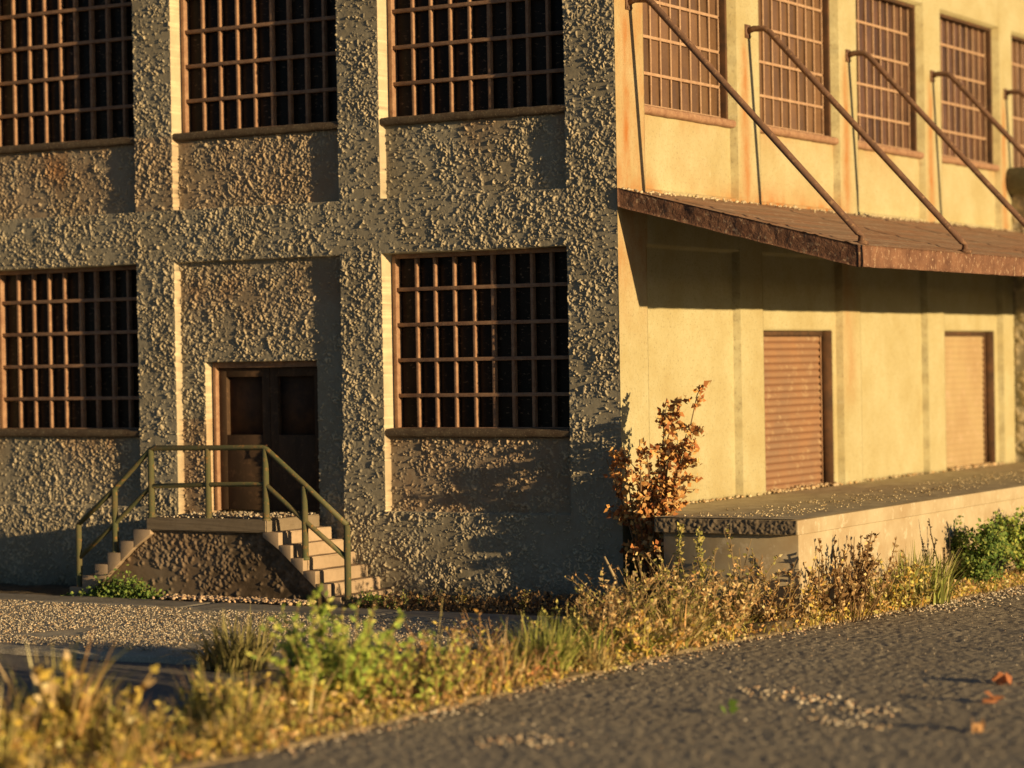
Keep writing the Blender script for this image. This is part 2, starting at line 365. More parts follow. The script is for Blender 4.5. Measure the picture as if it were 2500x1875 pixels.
# side wall
SR = []; sbz = [Z1, Z2, ZS-.03, ZT+.02, 3.478, 1.2]; sbu = []
for i, (a, b) in enumerate(SB):
    SR += [(a, b, -1, Z2 if i < 4 else -.5, .10), (a, b, Z1, ZT+.02, .10), (a, b, ZS-.03, ZT+.02, WD)]
    sbu += [a, b]
SD = [(4.40, 6.78), (11.30, 13.66)]
for a, b in SD: SR.append((a, b, 1.2, 3.478, WD)); sbu += [a, b]
Us = axis(0, 24, .035, sbu); Zs = np.concatenate([axis(-.05, 9.1, .03, sbz)[:-1], axis(9.1, ZTOP, .1)])
def rustS(u, z):
    r = np.zeros_like(u)
    for q, y in enumerate((.36, 3.80, 7.25, 10.65, 14.08)):
        s = np.exp(-((u-y+.09)/(.10+.05*(7.5-z)/2))**2)*np.clip((7.6-z)/.4, 0, 1)*(z > Z1-.1); r = np.maximum(r, s*1.0)
    for i, (a, b) in enumerate(SB):
        k = (u > a) & (u < b) & (z < 6.27) & (z > Z1-.1); r = np.maximum(r, k*np.exp(-(6.26-z)/.22)*np.clip(fbm(u, z*0, .6, 81+i, 2)*3-1.2, 0, .8))
    r = np.maximum(r, ((z > Z1-.2) & (z < 6))*np.exp(-(z-Z1)/.28)*np.clip(fbm(u, z, .8, 88, 2)*2-.5, 0, .9)*(u < 8))
    r = np.maximum(r, (u < .77)*(.30+.5*fbm(u, z, .5, 89))*np.clip((z-3.2)/1.2, 0, 1))
    r = np.maximum(r, np.exp(-((u-7.15)/.28)**2)*(z < 4.5)*np.clip((z-2.2)/1.2, 0, .5))
    return r
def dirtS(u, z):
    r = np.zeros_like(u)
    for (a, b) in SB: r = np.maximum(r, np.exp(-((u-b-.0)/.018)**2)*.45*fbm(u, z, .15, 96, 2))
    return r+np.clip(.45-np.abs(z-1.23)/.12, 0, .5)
fs = facade('side_wall', Us, Zs, SR, WD, 200, 9000, lambda u, z: .15+.5*fbm(u, z, .6, 98), .007, lambda u, d, z: np.stack([-d, u, z], -1), M_side, rustS, False, dirtS)
b = MB(); b.box(-13.9, -.47, .47, 24, 10.35, 10.5); b.build('roof', M_roof, bld)
b = MB(); b.box(-14.1, -13.9, -.02, 24, -.05, ZTOP); b.box(-13.9, -.0, 24, 24.2, -.05, ZTOP); b.build('rear_wall', M_dock, bld)

# windows: built flat (u right, v up, w out of the wall) and stood up against a wall
def window(y0, y1, z0, z1, side, glass, lab=None, cols=9):
    W = y1-y0; H = z1-z0
    def T(mb, u0, u1, v0, v1, w0, w1):   # w measured into the wall
        if side: mb.box(-w1, -w0, y0+u0, y0+u1, z0+v0, z0+v1)
        else: mb.box(y0+u0, y0+u1, w0, w1, z0+v0, z0+v1)
    fr = MB(); c = .055; w0, w1 = (.125, .30) if side else (.185, .36)
    T(fr, 0, c, 0, H, w0, w1); T(fr, W-c, W, 0, H, w0, w1); T(fr, c, W-c, 0, c*.8, w0, w1); T(fr, c, W-c, H-c, H, w0, w1)
    o = fr.build('window', M_casing if side else M_sash, bld, bevel=.004)
    if lab: o['label'] = lab
    mu = MB(); px = (W-2*c)/cols; rows = 5; py = H/rows
    mw = .014 if side else .019
    for i in range(1, cols):
        u = c+px*i+random.uniform(-.006, .006); T(mu, u-mw, u+mw, c*.8, H-c, *((.222, .247) if side else (.215, .295)))
    for j in range(1, rows):
        v = py*j; T(mu, c, W-c, v-(.02 if side else .024), v+(.02 if side else .024), *((.216, .247) if side else (.205, .275)))
    if side: T(mu, c, c+.02, c*.8, H-c, .216, .247); T(mu, W-c-.02, W-c, c*.8, H-c, .216, .247); T(mu, c, W-c, .05, .075, .21, .247)
    mu.build('glazing_bars', M_sash2 if side else M_sash, o, bevel=.004)
    V = []; Fq = []; tn = []; gw = .2485 if side else .30
    for i in range(cols):
        for j in range(rows):
            a0, a1, b0, b1 = c+px*i, c+px*(i+1), py*j, py*(j+1); t1, t2 = random.gauss(0, .0028), random.gauss(0, .0028); k = len(V); q = random.random()
            for (uu, vv, dd) in ((a0, b0, -t1-t2), (a1, b0, t1-t2), (a1, b1, t1+t2), (a0, b1, -t1+t2)):
                ww = gw+.004+dd; uu = min(max(uu, .02), W-.02); vv = min(max(vv, .02), H-.02)
                V.append((-ww, y0+uu, z0+vv) if side else (y0+uu, ww, z0+vv)); tn.append(q)
            Fq.append((k, k+1, k+2, k+3) if side or True else 0)
    link('glass_panes', mesh_np('glass_panes', V, np.array(Fq), {'pane': tn}), glass, o)
    bk = MB(); T(bk, .02, W-.02, .02, H-.02, gw+.03, gw+.04); bk.build('window_back', M_casing, o)
    s = MB()
    # rounded, slightly uneven sill
    ov = .05 if not side else .035
    n = 26; V = []; prof = [(.17, .055), (-ov+.03, .045), (-ov, .02), (-ov, -.035), (-ov+.03, -.06), (.11, -.065)]
    for i in range(n+1):
        u = -.028+(W+.056)*i/n; jj = random.uniform(-.005, .005)
        for (w, v) in prof:
            ww = w+.1*(w <= .0)*1.0 if False else w
            wv_ = .05+ww*1.0 if w <= 0.03 else w
            p = (-wv_, y0+u, z0+v-.02+jj) if side else (y0+u, wv_, z0+v-.02+jj); V.append(p)
    k = len(prof); F = [(i*k+j, i*k+j+1, (i+1)*k+j+1, (i+1)*k+j) for i in range(n) for j in range(k-1)]
    s.add(V, F); s.build('sill', M_sill if not side else M_sash, o)
    return o
for i, (a, b_) in enumerate(FB):
    window(a+.006, b_-.004, ZS-.02, ZT+.015, False, P_dark)
    if i != 2: window(a+.006, b_-.004, 2.235, Z2-.006, False, P_dark)
for i, (a, b_) in enumerate(SB):
    window(a+.006, b_-.006, ZS-.01, ZT+.015, True, (P_amber, P_amber, P_brown, P_brown, P_amber, P_brown)[i], ('dusty amber panes', 'dusty amber panes', 'darker brown panes', 'darker brown panes', None, None)[i])

# double door
fr = MB(); y0, y1 = .20, .40
fr.box(DX0, DX0+.05, y0, y1, 1.16, DZ); fr.box(DX1-.05, DX1, y0, y1, 1.16, DZ); fr.box(DX0+.05, DX1-.05, y0, y1, DZ-.08, DZ-.005)
door = fr.build('double_door', M_sash, bld, bevel=.004)
for (a, b_) in ((DX0+.052, -5.452), (-5.444, DX1-.052)):
    L = MB(); h0, h1, v0, v1 = .125, .125, 2.18, 2.96
    L.box(a, a+h0, .27, .36, 1.17, DZ-.085); L.box(b_-h1, b_, .27, .36, 1.17, DZ-.085)
    L.box(a+h0, b_-h1, .27, .36, 1.17, v0); L.box(a+h0, b_-h1, .27, .36, v1, DZ-.085)
    lf = L.build('door_leaf', M_door, door, bevel=.006)
    # door glass stands in the leaf's opening
    G = MB(); G.box(a+h0+.001, b_-h1-.001, .345, .353, v0+.001, v1-.001); G.build('door_glass', M_casing, door)
h = MB(); h.tube([(-5.50, .27, 2.04), (-5.50, .21, 2.04), (-5.50, .21, 1.90), (-5.50, .27, 1.90)], .012, 6); h.build('door_handle', M_casing, door)

# roller shutters
for q, (a, b_) in enumerate(SD):
    G = MB(); G.box(-.36, -.112, b_-.035, b_-.003, 1.2, 3.475); G.box(-.36, -.24, a+.003, a+.05, 1.2, 3.475); G.box(-.36, -.24, a+.05, b_-.05, 3.40, 3.476)
    sh = G.build('shutter_frame', M_casing, bld)
    n = 22; zz = np.linspace(1.2, 3.40, n*6+1); V = []
    t = (np.arange(len(zz)) % 6)/6
    xx = -.30+.030*np.sin(np.pi*t)**.7
    if q: xx = -.30+.018*np.sin(np.pi*t)
    YY = np.linspace(a+.05, b_-.05, 22)
    V = [(x+.004*math.sin(y*5+z*3), y, z) for y in YY for x, z in zip(xx, zz)]
    M_sh = M_shutter if q == 0 else M_shutter2
    me = mesh_np('roller_shutter', V, gridF(len(YY), len(zz)), {'groove': np.tile(np.exp(-((t-.12)/.22)**2), len(YY))}); link('roller_shutter', me, M_sh, sh)
    e = MB(); e.box(-.272, -.258, b_-.075, b_-.052, 1.2, 3.40); e.build('guide_rail', M_sash, sh)

# canopy with its rods
_nt = M_shutter.node_tree; _b = _nt.nodes['Principled BSDF']; _l = _b.inputs['Base Color'].links[0].from_socket
_nt.links.new(mix(_nt, mul(_nt, attr(_nt, 'groove').outputs['Fac'], .75), _l, (.17, .075, .04)), _b.inputs['Base Color'])
CW, CZW, CZF, CY0, CY1, CT = 3.2, 5.19, 4.375, -.02, 14.30, .24
def cz(x): return CZW+(CZF-CZW)*x/CW
n = 60; V = []; xs = np.linspace(.0, CW, 97); ys = np.linspace(CY0, CY1, 240)
XX, YY = np.meshgrid(xs, ys, indexing='ij')
ridge = np.zeros_like(XX)
for q, xr in enumerate((.45, .95, 1.42, 1.62, 2.05, 2.5, 2.62, 3.0)): ridge += .015*np.exp(-((XX-xr-.02*np.sin(YY*.6+q))/.028)**2)
ZZ = cz(XX)+ridge+.02*(fbm(XX, YY, .5, 120)-.5)
me = mesh_np('canopy', np.stack([XX, YY, ZZ], -1).reshape(-1, 3), gridF(len(xs), len(ys)))
can = link('canopy', me, M_canopy, bld)
V = []; F = MB()
def slabpts(x0, x1, y0, y1, t0, t1):
    return [(x, y, cz(x)-t) for x in (x0, x1) for y in (y0, y1) for t in (t1, t0)]
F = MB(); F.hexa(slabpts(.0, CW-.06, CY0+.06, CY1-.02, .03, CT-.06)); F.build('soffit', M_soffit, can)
# fascias: rough lumpy plates
def plate(name, P0, P1, P2, P3, nu, nv, thick, nrm, seed):
    u = np.linspace(0, 1, nu)[:, None, None]; v = np.linspace(0, 1, nv)[None, :, None]
    P0, P1, P2, P3 = map(np.array, (P0, P1, P2, P3)); S_ = (P0*(1-u)+P1*u)*(1-v)+(P3*(1-u)+P2*u)*v
    L = np.linalg.norm(P1-P0); H = np.linalg.norm(P3-P0)
    uu = u[..., 0]*L+0*v[..., 0]; vv = v[..., 0]*H+0*u[..., 0]
    d = .035*(fbm(uu, vv, .16, seed, 3)-.5); d[:, -1] = 0; d[:, 0] = 0
    A = S_+np.array(nrm)*d[..., None]
    ragg = .018*(fbm(uu, vv*0, .2, seed+5, 3)-.5); A[..., 2] += np.where(vv < 1e-6, ragg, 0)
    B_ = S_-np.array(nrm)*thick; B_[..., 2] += 0
    V = np.concatenate([A.reshape(-1, 3), B_.reshape(-1, 3)]); k = nu*nv; F1 = gridF(nu, nv); F2 = gridF(nu, nv, True)+k; R_ = []
    for i in range(nu-1):
        for j in (0, nv-1):
            a, b2 = i*nv+j, (i+1)*nv+j; R_.append((a, b2, b2+k, a+k) if j == 0 else (b2, a, a+k, b2+k))
    for j in range(nv-1):
        for i in (0, nu-1):
            a, b2 = i*nv+j, i*nv+j+1; R_.append((b2, a, a+k, b2+k) if i == 0 else (a, b2, b2+k, a+k))
    return link(name, mesh_np(name, V, np.concatenate([F1, F2, np.array(R_)])), M_fascia, can)
plate('fascia', (CW+.005, CY0, cz(CW)-CT), (CW+.005, CY1, cz(CW)-CT), (CW+.005, CY1, cz(CW)+.012), (CW+.005, CY0, cz(CW)+.012), 420, 9, .05, (1, 0, 0), 130)
plate('fascia', (0.02, CY0-.005, cz(0)-CT*.9), (CW-.05, CY0-.005, cz(CW)-CT), (CW-.05, CY0-.005, cz(CW)+.012), (0.02, CY0-.005, cz(0)+.012), 100, 9, .05, (0, -1, 0), 140)
for y in (.36, 3.80, 7.25, 10.65, 14.08):
    t = MB(); zt = 7.52; yb = y-.06
    t.tube([(-.0, y, zt-.02), (.10, y, zt+.01), (.26, y, zt-.0), (.34, y, zt-.06), (3.02, yb, cz(3.02)+.13), (3.06, yb, cz(3.06)+.09), (3.05, yb, cz(3.05)+.01)], [.045, .042, .042, .043, .043, .04, .045], 8)
    t.box(2.98, 3.13, yb-.06, yb+.06, cz(3.05)-.01, cz(3.05)+.035)
    t.build('tie_rod', M_rod, can, smooth=True)
    pl_ = MB(); pl_.box(-.002, .022, y-.075, y+.075, zt-.11, zt+.07)
    for dy, dz in ((-.05, -.085), (.05, -.085), (-.05, .045), (.05, .045)): pl_.tube([(.02, y+dy, zt+dz), (.036, y+dy, zt+dz)], .012, 6)
    pl_.build('anchor_plate', M_rod, can)

# ------------------------------------------------------------ stone scatter tools
def ico():
    bm = bmesh.new(); bmesh.ops.create_icosphere(bm, subdivisions=1, radius=1); V = np.array([v.co[:] for v in bm.verts]); F = np.array([[v.index for v in f.verts] for f in bm.faces]); bm.free(); return V, F
IV, IF = ico()
OV = np.array([(1, 0, 0), (-1, 0, 0), (0, 1, 0), (0, -1, 0), (0, 0, 1), (0, 0, -1)], float); OF = np.array([(0, 2, 4), (2, 1, 4), (1, 3, 4), (3, 0, 4), (2, 0, 5), (1, 2, 5), (3, 1, 5), (0, 3, 5)])
def stones(name, P, rad, cols, seed, hi=False):
    r = np.random.default_rng(seed); n = len(P); TV, TF = (IV, IF) if hi else (OV, OF); k = len(TV)
    J = TV[None]*(1+r.uniform(-.3, .3, (n, k, 1))); sc = r.uniform(rad[0], rad[1], (n, 1))*r.uniform(.55, 1.25, (n, 3)); sc[:, 2] *= .75
    J = J*sc[:, None, :]; th = r.uniform(0, 6.28, n); c, s = np.cos(th)[:, None], np.sin(th)[:, None]
    X = J[..., 0]*c-J[..., 1]*s; Y = J[..., 0]*s+J[..., 1]*c; V = np.stack([X, Y, J[..., 2]], -1)+P[:, None, :]
    F = TF[None]+np.arange(n)[:, None, None]*k
    cc = np.array(cols)[r.integers(0, len(cols), n)]*r.uniform(.75, 1.2, (n, 1))
    me = mesh_np(name, V.reshape(-1, 3), F.reshape(-1, 3), {'tint': np.repeat(np.clip(cc, 0, .9), k, 0)})
    return link(name, me, M_stone)
CR = [(.62, .53, .39), (.50, .42, .30), (.70, .61, .47), (.36, .30, .22), (.58, .42, .26)]
def stuff(o): o['kind'] = 'stuff'; return o

# ------------------------------------------------------------ entrance stairs
st = empty('entrance_stairs', (-5.45, -.6, 0), 'concrete stairs with steps down both sides of a landing below the dark double door', 'stairs')
stv = Vector((-5.45, -.6, 0))
def addst(mb, name, mat_, parent=st, off=stv, **k):
    mb.v = [v-np.array(off) for v in mb.v]; return mb.build(name, mat_, parent, **k)
LX0, LX1, LZ, YF = -6.41, -4.48, 1.15, -1.2
def block(name, x0, x1, y0, y1, z0, z1, seed, lump=.0):
    """a worn concrete block: subdivided box pushed about by noise"""
    bm = bmesh.new(); bmesh.ops.create_cube(bm, size=1)
    bmesh.ops.scale(bm, vec=(x1-x0, y1-y0, z1-z0), verts=bm.verts); bmesh.ops.translate(bm, vec=((x0+x1)/2, (y0+y1)/2, (z0+z1)/2), verts=bm.verts)
    bmesh.ops.bevel(bm, geom=list(bm.edges), offset=.014, segments=2, affect='EDGES')
    bmesh.ops.subdivide_edges(bm, edges=[e for e in bm.edges if e.calc_length() > .09], cuts=5, use_grid_fill=True)
    r = random.Random(seed)
    for v in bm.verts: v.co += Vector((r.uniform(-1, 1), r.uniform(-1, 1), r.uniform(-1, 1)))*.0035
    bmesh.ops.translate(bm, vec=-stv, verts=bm.verts)
    me = bpy.data.meshes.new(name); bm.to_mesh(me); bm.free()
    return link(name, me, M_land if name == 'landing' else M_step, st)
block('landing', LX0, LX1, YF, -.002, LZ-.17, LZ, 1)
for k in range(1, 7):
    zt = LZ-.158*k
    xo = LX1+.186*k; block('step', LX1-.03-.0*k+.186*(k-1)-.04, xo, YF+.10, -.002, max(zt-.24, 0), zt, 10+k)
    xo = LX0-.22*k; block('step', xo, LX0-.22*(k-1)+.07, YF+.10, -.002, max(zt-.24, 0), zt, 30+k)
block('step', LX1+.186*6-.05, LX1+.186*6+.17, YF+.16, -.002, 0, .155, 27)
# stringers: stepped above, straight slope below
def stringer(sgn, x0, run, seed):
    nose = [(x0, LZ-.172)]; out = MB()
    for k in range(1, 7):
        zt = LZ-.158*k-.002; xa = x0+sgn*run*(k-1)-(0 if k > 1 else sgn*.06); xb = x0+sgn*run*k
        # diagonal underside
        def zb(x): return max(.0, .93-max(-.1, sgn*(x-x0))*.84)
        xs_ = sorted([xa, xb]); z_l, z_r = zb(xs_[0]), zb(xs_[1])
        z_l = min(z_l, zt-.06); z_r = min(z_r, zt-.06)
        P = [(xs_[0], YF+.002, z_l), (xs_[0], YF+.002, zt), (xs_[0], YF+.10, z_l), (xs_[0], YF+.10, zt), (xs_[1], YF+.002, z_r), (xs_[1], YF+.002, zt), (xs_[1], YF+.10, z_r), (xs_[1], YF+.10, zt)]
        out.hexa(P)
    return addst(out, 'stringer', M_step, bevel=.005)
stringer(1, LX1, .186, 1); stringer(-1, LX0, .22, 2)
# rough recessed panel
Uq = np.linspace(-7.62, -3.45, 330); Zq = np.linspace(0, LZ-.165, 84)
UU, ZZ_ = np.meshgrid(Uq, Zq, indexing='ij')
H = splat(Uq, Zq, 2600, lambda u, z: np.clip((fbm(u, z, .35, 150)-.38)*5+.4*(z-.4), .05, 1), .014, .036, .012, .03, 151)
lim = np.minimum((LX0-UU)/.22*.158*-1, 0)  # slope on the left
zmax = .96-np.maximum(np.maximum((LX0-UU)*.84, (UU-LX1)*.84), -.1)
zc = np.minimum(ZZ_, np.maximum(zmax-.04, 0.0))
V = np.stack([UU, np.full_like(UU, YF+.085)-H*(zc == ZZ_), zc], -1).reshape(-1, 3)-np.array(stv)
me = mesh_np('rough_panel', V, gridF(len(Uq), len(Zq), True), {'grain': np.clip(H/.012, 0, 1).ravel(), 'rust': (fbm(UU, ZZ_, .5, 155)*.35).ravel(), 'dirt': (.35+.5*np.clip((UU+5.9)/1., 0, 1)).ravel()})  # panel colour gets darker toward its right side
M_panel = stucco_mat('stair_panel', (.30, .24, .17), (.42, .33, .23), (.17, .13, .085)); link('rough_panel', me, M_panel, st)
c = MB(); c.box(-6.37, -4.52, YF+.13, -.01, .0, LZ-.18); addst(c, 'core', M_step)
# handrail
RY = -1.13
rl = MB()
def arc(p): return [(x, RY, z) for x, z in p]
rl.tube(arc([(-7.61, 1.03), (-7.0, 1.50), (-6.37, 2.035), (-6.30, 2.055), (-5.44, 2.06), (-4.56, 2.065), (-4.50, 2.045), (-3.90, 1.585), (-3.29, 1.105)]), .035, 8, .06)
rail = addst(rl, 'stair_railing', M_rail, smooth=True)
ml = MB(); ml.tube(arc([(-7.61, .58), (-6.98, 1.06), (-6.37, 1.555), (-5.44, 1.585), (-4.53, 1.60), (-3.93, 1.14), (-3.29, .68)]), .033, 8, .06)
addst(ml, 'mid_rail', M_rail, rail, smooth=True)
for x, z0_, z1_ in ((-7.61, .16, 1.03), (-6.985, .66, 1.50), (-6.37, 1.13, 2.03), (-5.44, 1.13, 2.05), (-4.525, 1.13, 2.05), (-3.93, .65, 1.58), (-3.29, .17, 1.10)):
    p = MB(); p.tube([(x, RY, z0_), (x, RY, z0_+.03), (x, RY, z0_+.035), (x, RY, z1_)], [.06, .058, .044, .041], 8, .05); addst(p, 'rail_post', M_rail, rail, smooth=True)

# ------------------------------------------------------------ loading dock
dk = empty('loading_dock', (1.6, 7, 0), 'low cream concrete loading dock along the side wall below the two roller shutters', 'loading dock')
dv = np.array((1.6, 7, 0))
def grid_top(x0, x1, y0, y1, z, step, amp, seed):
    X = axis(x0, x1, step); Y = axis(y0, y1, step); GX, GY = np.meshgrid(X, Y, indexing='ij')
    Z = z+amp*(fbm(GX, GY, .25, seed)-.5)+.5*amp*(fbm(GX, GY, .06, seed+1, 2)-.5); Z[0] = Z[-1] = z; Z[:, 0] = Z[:, -1] = z
    return np.stack([GX, GY, Z], -1).reshape(-1, 3), gridF(len(X), len(Y))
b = MB(); V, F_ = grid_top(.0, 2.56, -.002, 14.3, 1.234, .07, .02, 160); b.add(V-dv, F_)
V, F_ = grid_top(.70, 2.56, -.52, -.002, 1.234, .06, .02, 161); b.add(V-dv, F_)
sl = b.build('dock_slab', M_slab, dk)
b = MB(); 
for bx in ((.70, 2.56, -.52, 14.3, 1.05, 1.222),): b.box(bx[0]-dv[0], bx[1]-dv[0], bx[2]-dv[1], bx[3]-dv[1], bx[4], bx[5])
b.build('slab_edge', M_dock, dk, bevel=.012)
b = MB(); b.box(.78-dv[0], 2.53-dv[0], -.44-dv[1], 14.29-dv[1], -.05, 1.049); b.build('dock_base', M_dock, dk, bevel=.008)
# rubble face under the slab end
Uq = np.linspace(.72, 2.54, 150); Zq = np.linspace(1.055, 1.22, 16); H = splat(Uq, Zq, 320, lambda u, z: np.full(len(u), .9), .012, .030, .008, .02, 165)
UU, ZZ_ = np.meshgrid(Uq, Zq, indexing='ij'); V = np.stack([UU, -.523-H, ZZ_], -1).reshape(-1, 3)-dv
me = mesh_np('rough_edge', V, gridF(len(Uq), len(Zq), True), {'grain': np.clip(H/.02, 0, 1).ravel(), 'rust': (0*UU).ravel(), 'dirt': (0*UU+.45).ravel()}); link('rough_edge', me, M_panel, dk)

# ------------------------------------------------------------ the annex beyond the dock
an = empty('stucco_annex', (2, 16.0, 0), 'low rough stucco annex with dark green coping at the far end of the canopy', 'annex')
Uq = axis(.0, 4, .03); Zq = axis(0, 5.85, .03); UU, ZZ_ = np.meshgrid(Uq, Zq, indexing='ij')
H = splat(Uq, Zq, 9000, densF, .03, .06, .02, .05, 170)
V = np.stack([UU-2, 14.75-16.4-H, ZZ_], -1).reshape(-1, 3)
me = mesh_np('wall', V, gridF(len(Uq), len(Zq), True), {'grain': np.clip(H/.03, 0, 1).ravel(), 'rust': (0*UU).ravel(), 'dirt': (0*UU).ravel()}); link('wall', me, M_front, an)
b = MB(); b.box(-1.999, 2, 14.76-16.4, 2.2, 0, 5.84); b.build('wall_core', M_dock, an)
cp = MB(); pts = []
for y in np.linspace(14.35, 18.7, 8):
    pts.append((y-16.4))
V = []; prof = [(-2.3, 5.95), (-2.32, 6.2), (-2.2, 6.27), (2.15, 6.27), (2.25, 6.15), (2.2, 5.9), (1.9, 5.80), (-2.05, 5.80)]
cp.tube([(-1.98, -1.75, 6.03), (2.2, -1.75, 6.03)], .235, 10, .06); cp.box(-1.99, 2.2, -1.9, 2.3, 5.851, 6.2)
cp.build('coping', M_cap, an, bevel=.03)

# ------------------------------------------------------------ plants
def leaf_T():   # folded pointed leaf along +X, length 1
    return np.array([(0, 0, 0), (.35, .30, .06), (1, 0, -.05), (.35, -.30, .06)], float), np.array([(0, 1, 2), (0, 2, 3)])
LT, LF = leaf_T()
def orient(n, dirs, r):
    d = dirs/np.linalg.norm(dirs, axis=1)[:, None]; a = r.normal(size=(n, 3))+np.array([2.0, -1.0, .7]); b = np.cross(d, a); b /= np.linalg.norm(b, axis=1)[:, None]; c = np.cross(d, b)
    return np.stack([d, b, c], 1)   # rows are local axes
class Plant:
    def __init__(s, seed): s.r = np.random.default_rng(seed); s.st = MB(); s.sc = []; s.V = []; s.F = []; s.C = []; s.n = 0
    def leaves(s, P, D, L, cols, wid=1.):
        n = len(P)
        if not n: return
        O = orient(n, D, s.r); T = LT*np.array([1, wid, 1]); V = np.einsum('kj,njc->nkc', T, O)*np.asarray(L).reshape(-1, 1, 1)+P[:, None]
        s.V.append(V.reshape(-1, 3)); s.F.append((LF[None]+np.arange(n)[:, None, None]*4+s.n).reshape(-1, 3)); s.n += 4*n
        c = np.array(cols)[s.r.integers(0, len(cols), n)]*s.r.uniform(.65, 1.3, (n, 1)); s.C.append(np.repeat(np.clip(c, 0, .9), 4, 0))
    def blades(s, P, H, lean, wid, cols, az=None, droop=.5, seg=5):
        n = len(P); r = s.r; az = r.uniform(0, 6.28, n) if az is None else az
        t = np.linspace(0, 1, seg); hx = np.cos(az)[:, None]; hy = np.sin(az)[:, None]; L = np.asarray(H)[:, None]; le = np.asarray(lean)[:, None]
        hor = L*le*(t**1.5)[None]; ver = L*(t[None]-droop*le*(t**2.6)[None]*.8)
        C0 = np.stack([P[:, 0, None]+hx*hor, P[:, 1, None]+hy*hor, P[:, 2, None]+ver], -1)
        side = np.stack([-hy+0*t, hx+0*t, 0*t+0*hx], -1)*(wid*(1-t[None, :, None]**2*.95)); tw = r.uniform(-1, 1, (n, 1, 1)); side = side+np.array([1, .3, 0])*tw*.3*np.abs(side).max(-1, keepdims=True)
        V = np.stack([C0-side, C0+side], 2).reshape(n, -1, 3); F = np.array([(2*i, 2*i+1, 2*i+3, 2*i+2) for i in range(seg-1)])
        s.V.append(V.reshape(-1, 3)); f = (F[None]+np.arange(n)[:, None, None]*2*seg+s.n).reshape(-1, 4)
        s.F.append(f[:, [0, 1, 2]]); s.F.append(f[:, [0, 2, 3]]); s.n += n*2*seg
        c = np.array(cols)[r.integers(0, len(cols), n)]*r.uniform(.65, 1.3, (n, 1)); s.C.append(np.repeat(np.clip(c, 0, .9), 2*seg, 0))
    def stem(s, pts, r0, r1, colr):
        k = len(pts); s.st.tube(pts, list(np.linspace(r0, r1, k)), 5); s.sc.append(np.tile(colr, (5*k+2, 1)))
    def mesh_l(s, name): return mesh_np(name, np.concatenate(s.V), np.concatenate(s.F), {'tint': np.concatenate(s.C)})
    def mesh_s(s, name): return mesh_np(name, np.concatenate(s.st.v), [np.concatenate(s.st.q), np.concatenate(s.st.t)], {'tint': np.concatenate(s.sc)})
def make(pl, name, label, cat, loc, group=None, rz=0, kind=None, leafname='leaves'):
    if pl.st.n and pl.n:
        o = empty(name, loc, label, cat, group, rz); link('stems', pl.mesh_s('stems'), M_leaf, o); link(leafname, pl.mesh_l(leafname), M_leaf, o)
    else:
        me = pl.mesh_l(name) if pl.n else pl.mesh_s(name); o = link(name, me, M_leaf); o.location = loc; o.rotation_euler = (0, 0, rz); tag(o, label, cat, group)
    if kind: o['kind'] = kind
    return o
def curve(p0, d0, L, bend, r, n=6):
    p = np.array(p0, float); d = np.array(d0, float); d /= np.linalg.norm(d); out = [p.copy()]; b = r.normal(size=3)*bend
    for i in range(n-1):
        d = d+b/n+r.normal(size=3)*bend*.25; d[2] = max(d[2], -.3); d /= np.linalg.norm(d); p = p+d*L/(n-1); out.append(p.copy())
    return out
YG = [(0.488, 0.561, 0.11), (0.366, 0.488, 0.085), (0.634, 0.634, 0.159), (0.244, 0.354, 0.073)]
OL = [(0.403, 0.39, 0.11), (0.537, 0.476, 0.146), (0.268, 0.268, 0.073), (0.659, 0.525, 0.195)]
TAN = [(0.756, 0.549, 0.268), (0.85, 0.634, 0.342), (0.561, 0.354, 0.146), (0.732, 0.439, 0.195)]
YEL = [(0.805, 0.586, 0.122), (0.85, 0.659, 0.171), (0.561, 0.439, 0.098), (0.61, 0.342, 0.085)]
RED = [(.72, .36, .11), (.80, .48, .18), (.58, .24, .08), (.82, .58, .28), (.42, .16, .06)]
BRN = [(0.253, 0.149, 0.069), (0.345, 0.207, 0.092), (0.172, 0.098, 0.046), (0.437, 0.287, 0.127)]
GRN = [(0.135, 0.23, 0.047), (0.216, 0.311, 0.068), (0.095, 0.162, 0.041), (0.324, 0.378, 0.095)]
def weed(seed, ns, H, spread, nl, ll, lc, sc=(.22, .18, .08), sr=.010, f0=.15, upr=.55, wid=1., bend=.5, tip=None):
    p = Plant(seed); r = p.r
    for i in range(ns):
        a = r.uniform(0, 6.28); q = r.uniform(0, spread*.5)*(1 if ns > 8 else .02); h = H*r.uniform(.55, 1.08)
        pts = curve((q*math.cos(a), q*math.sin(a), -.03), (spread*math.cos(a)*r.uniform(.1, 1), spread*math.sin(a)*r.uniform(.1, 1), 1), h, bend, r)
        p.stem(pts, sr, sr*.4, sc)
        P = np.array(pts); t = r.uniform(f0, 1, nl)*(len(pts)-1); k = np.minimum(t.astype(int), len(pts)-2); f = (t-k)[:, None]; base = P[k]*(1-f)+P[k+1]*f
        D = r.normal(size=(nl, 3)); D[:, 2] = np.abs(D[:, 2])*upr+.15
        p.leaves(base, D, ll*r.uniform(.5, 1.2, nl)*(1.1-.45*(t/(len(pts)-1))), lc, wid)
        if tip:
            m_ = 8; p.leaves(np.repeat(P[-1:], m_, 0)+r.normal(size=(m_, 3))*ll*.4, r.normal(size=(m_, 3))+np.array([0, 0, 1]), np.full(m_, ll*.8), tip, wid)
    return p
def grass(seed, n, H, rad, lean, wid, cols, droop=.5):
    p = Plant(seed); r = p.r; a = r.uniform(0, 6.28, n); q = rad*np.sqrt(r.random(n))
    P = np.stack([q*np.cos(a), q*np.sin(a), np.full(n, -.03)], 1)
    p.blades(P, H*r.uniform(.45, 1.1, n), r.uniform(.05, lean, n), wid, cols, a+r.normal(size=n)*.7, droop); return p

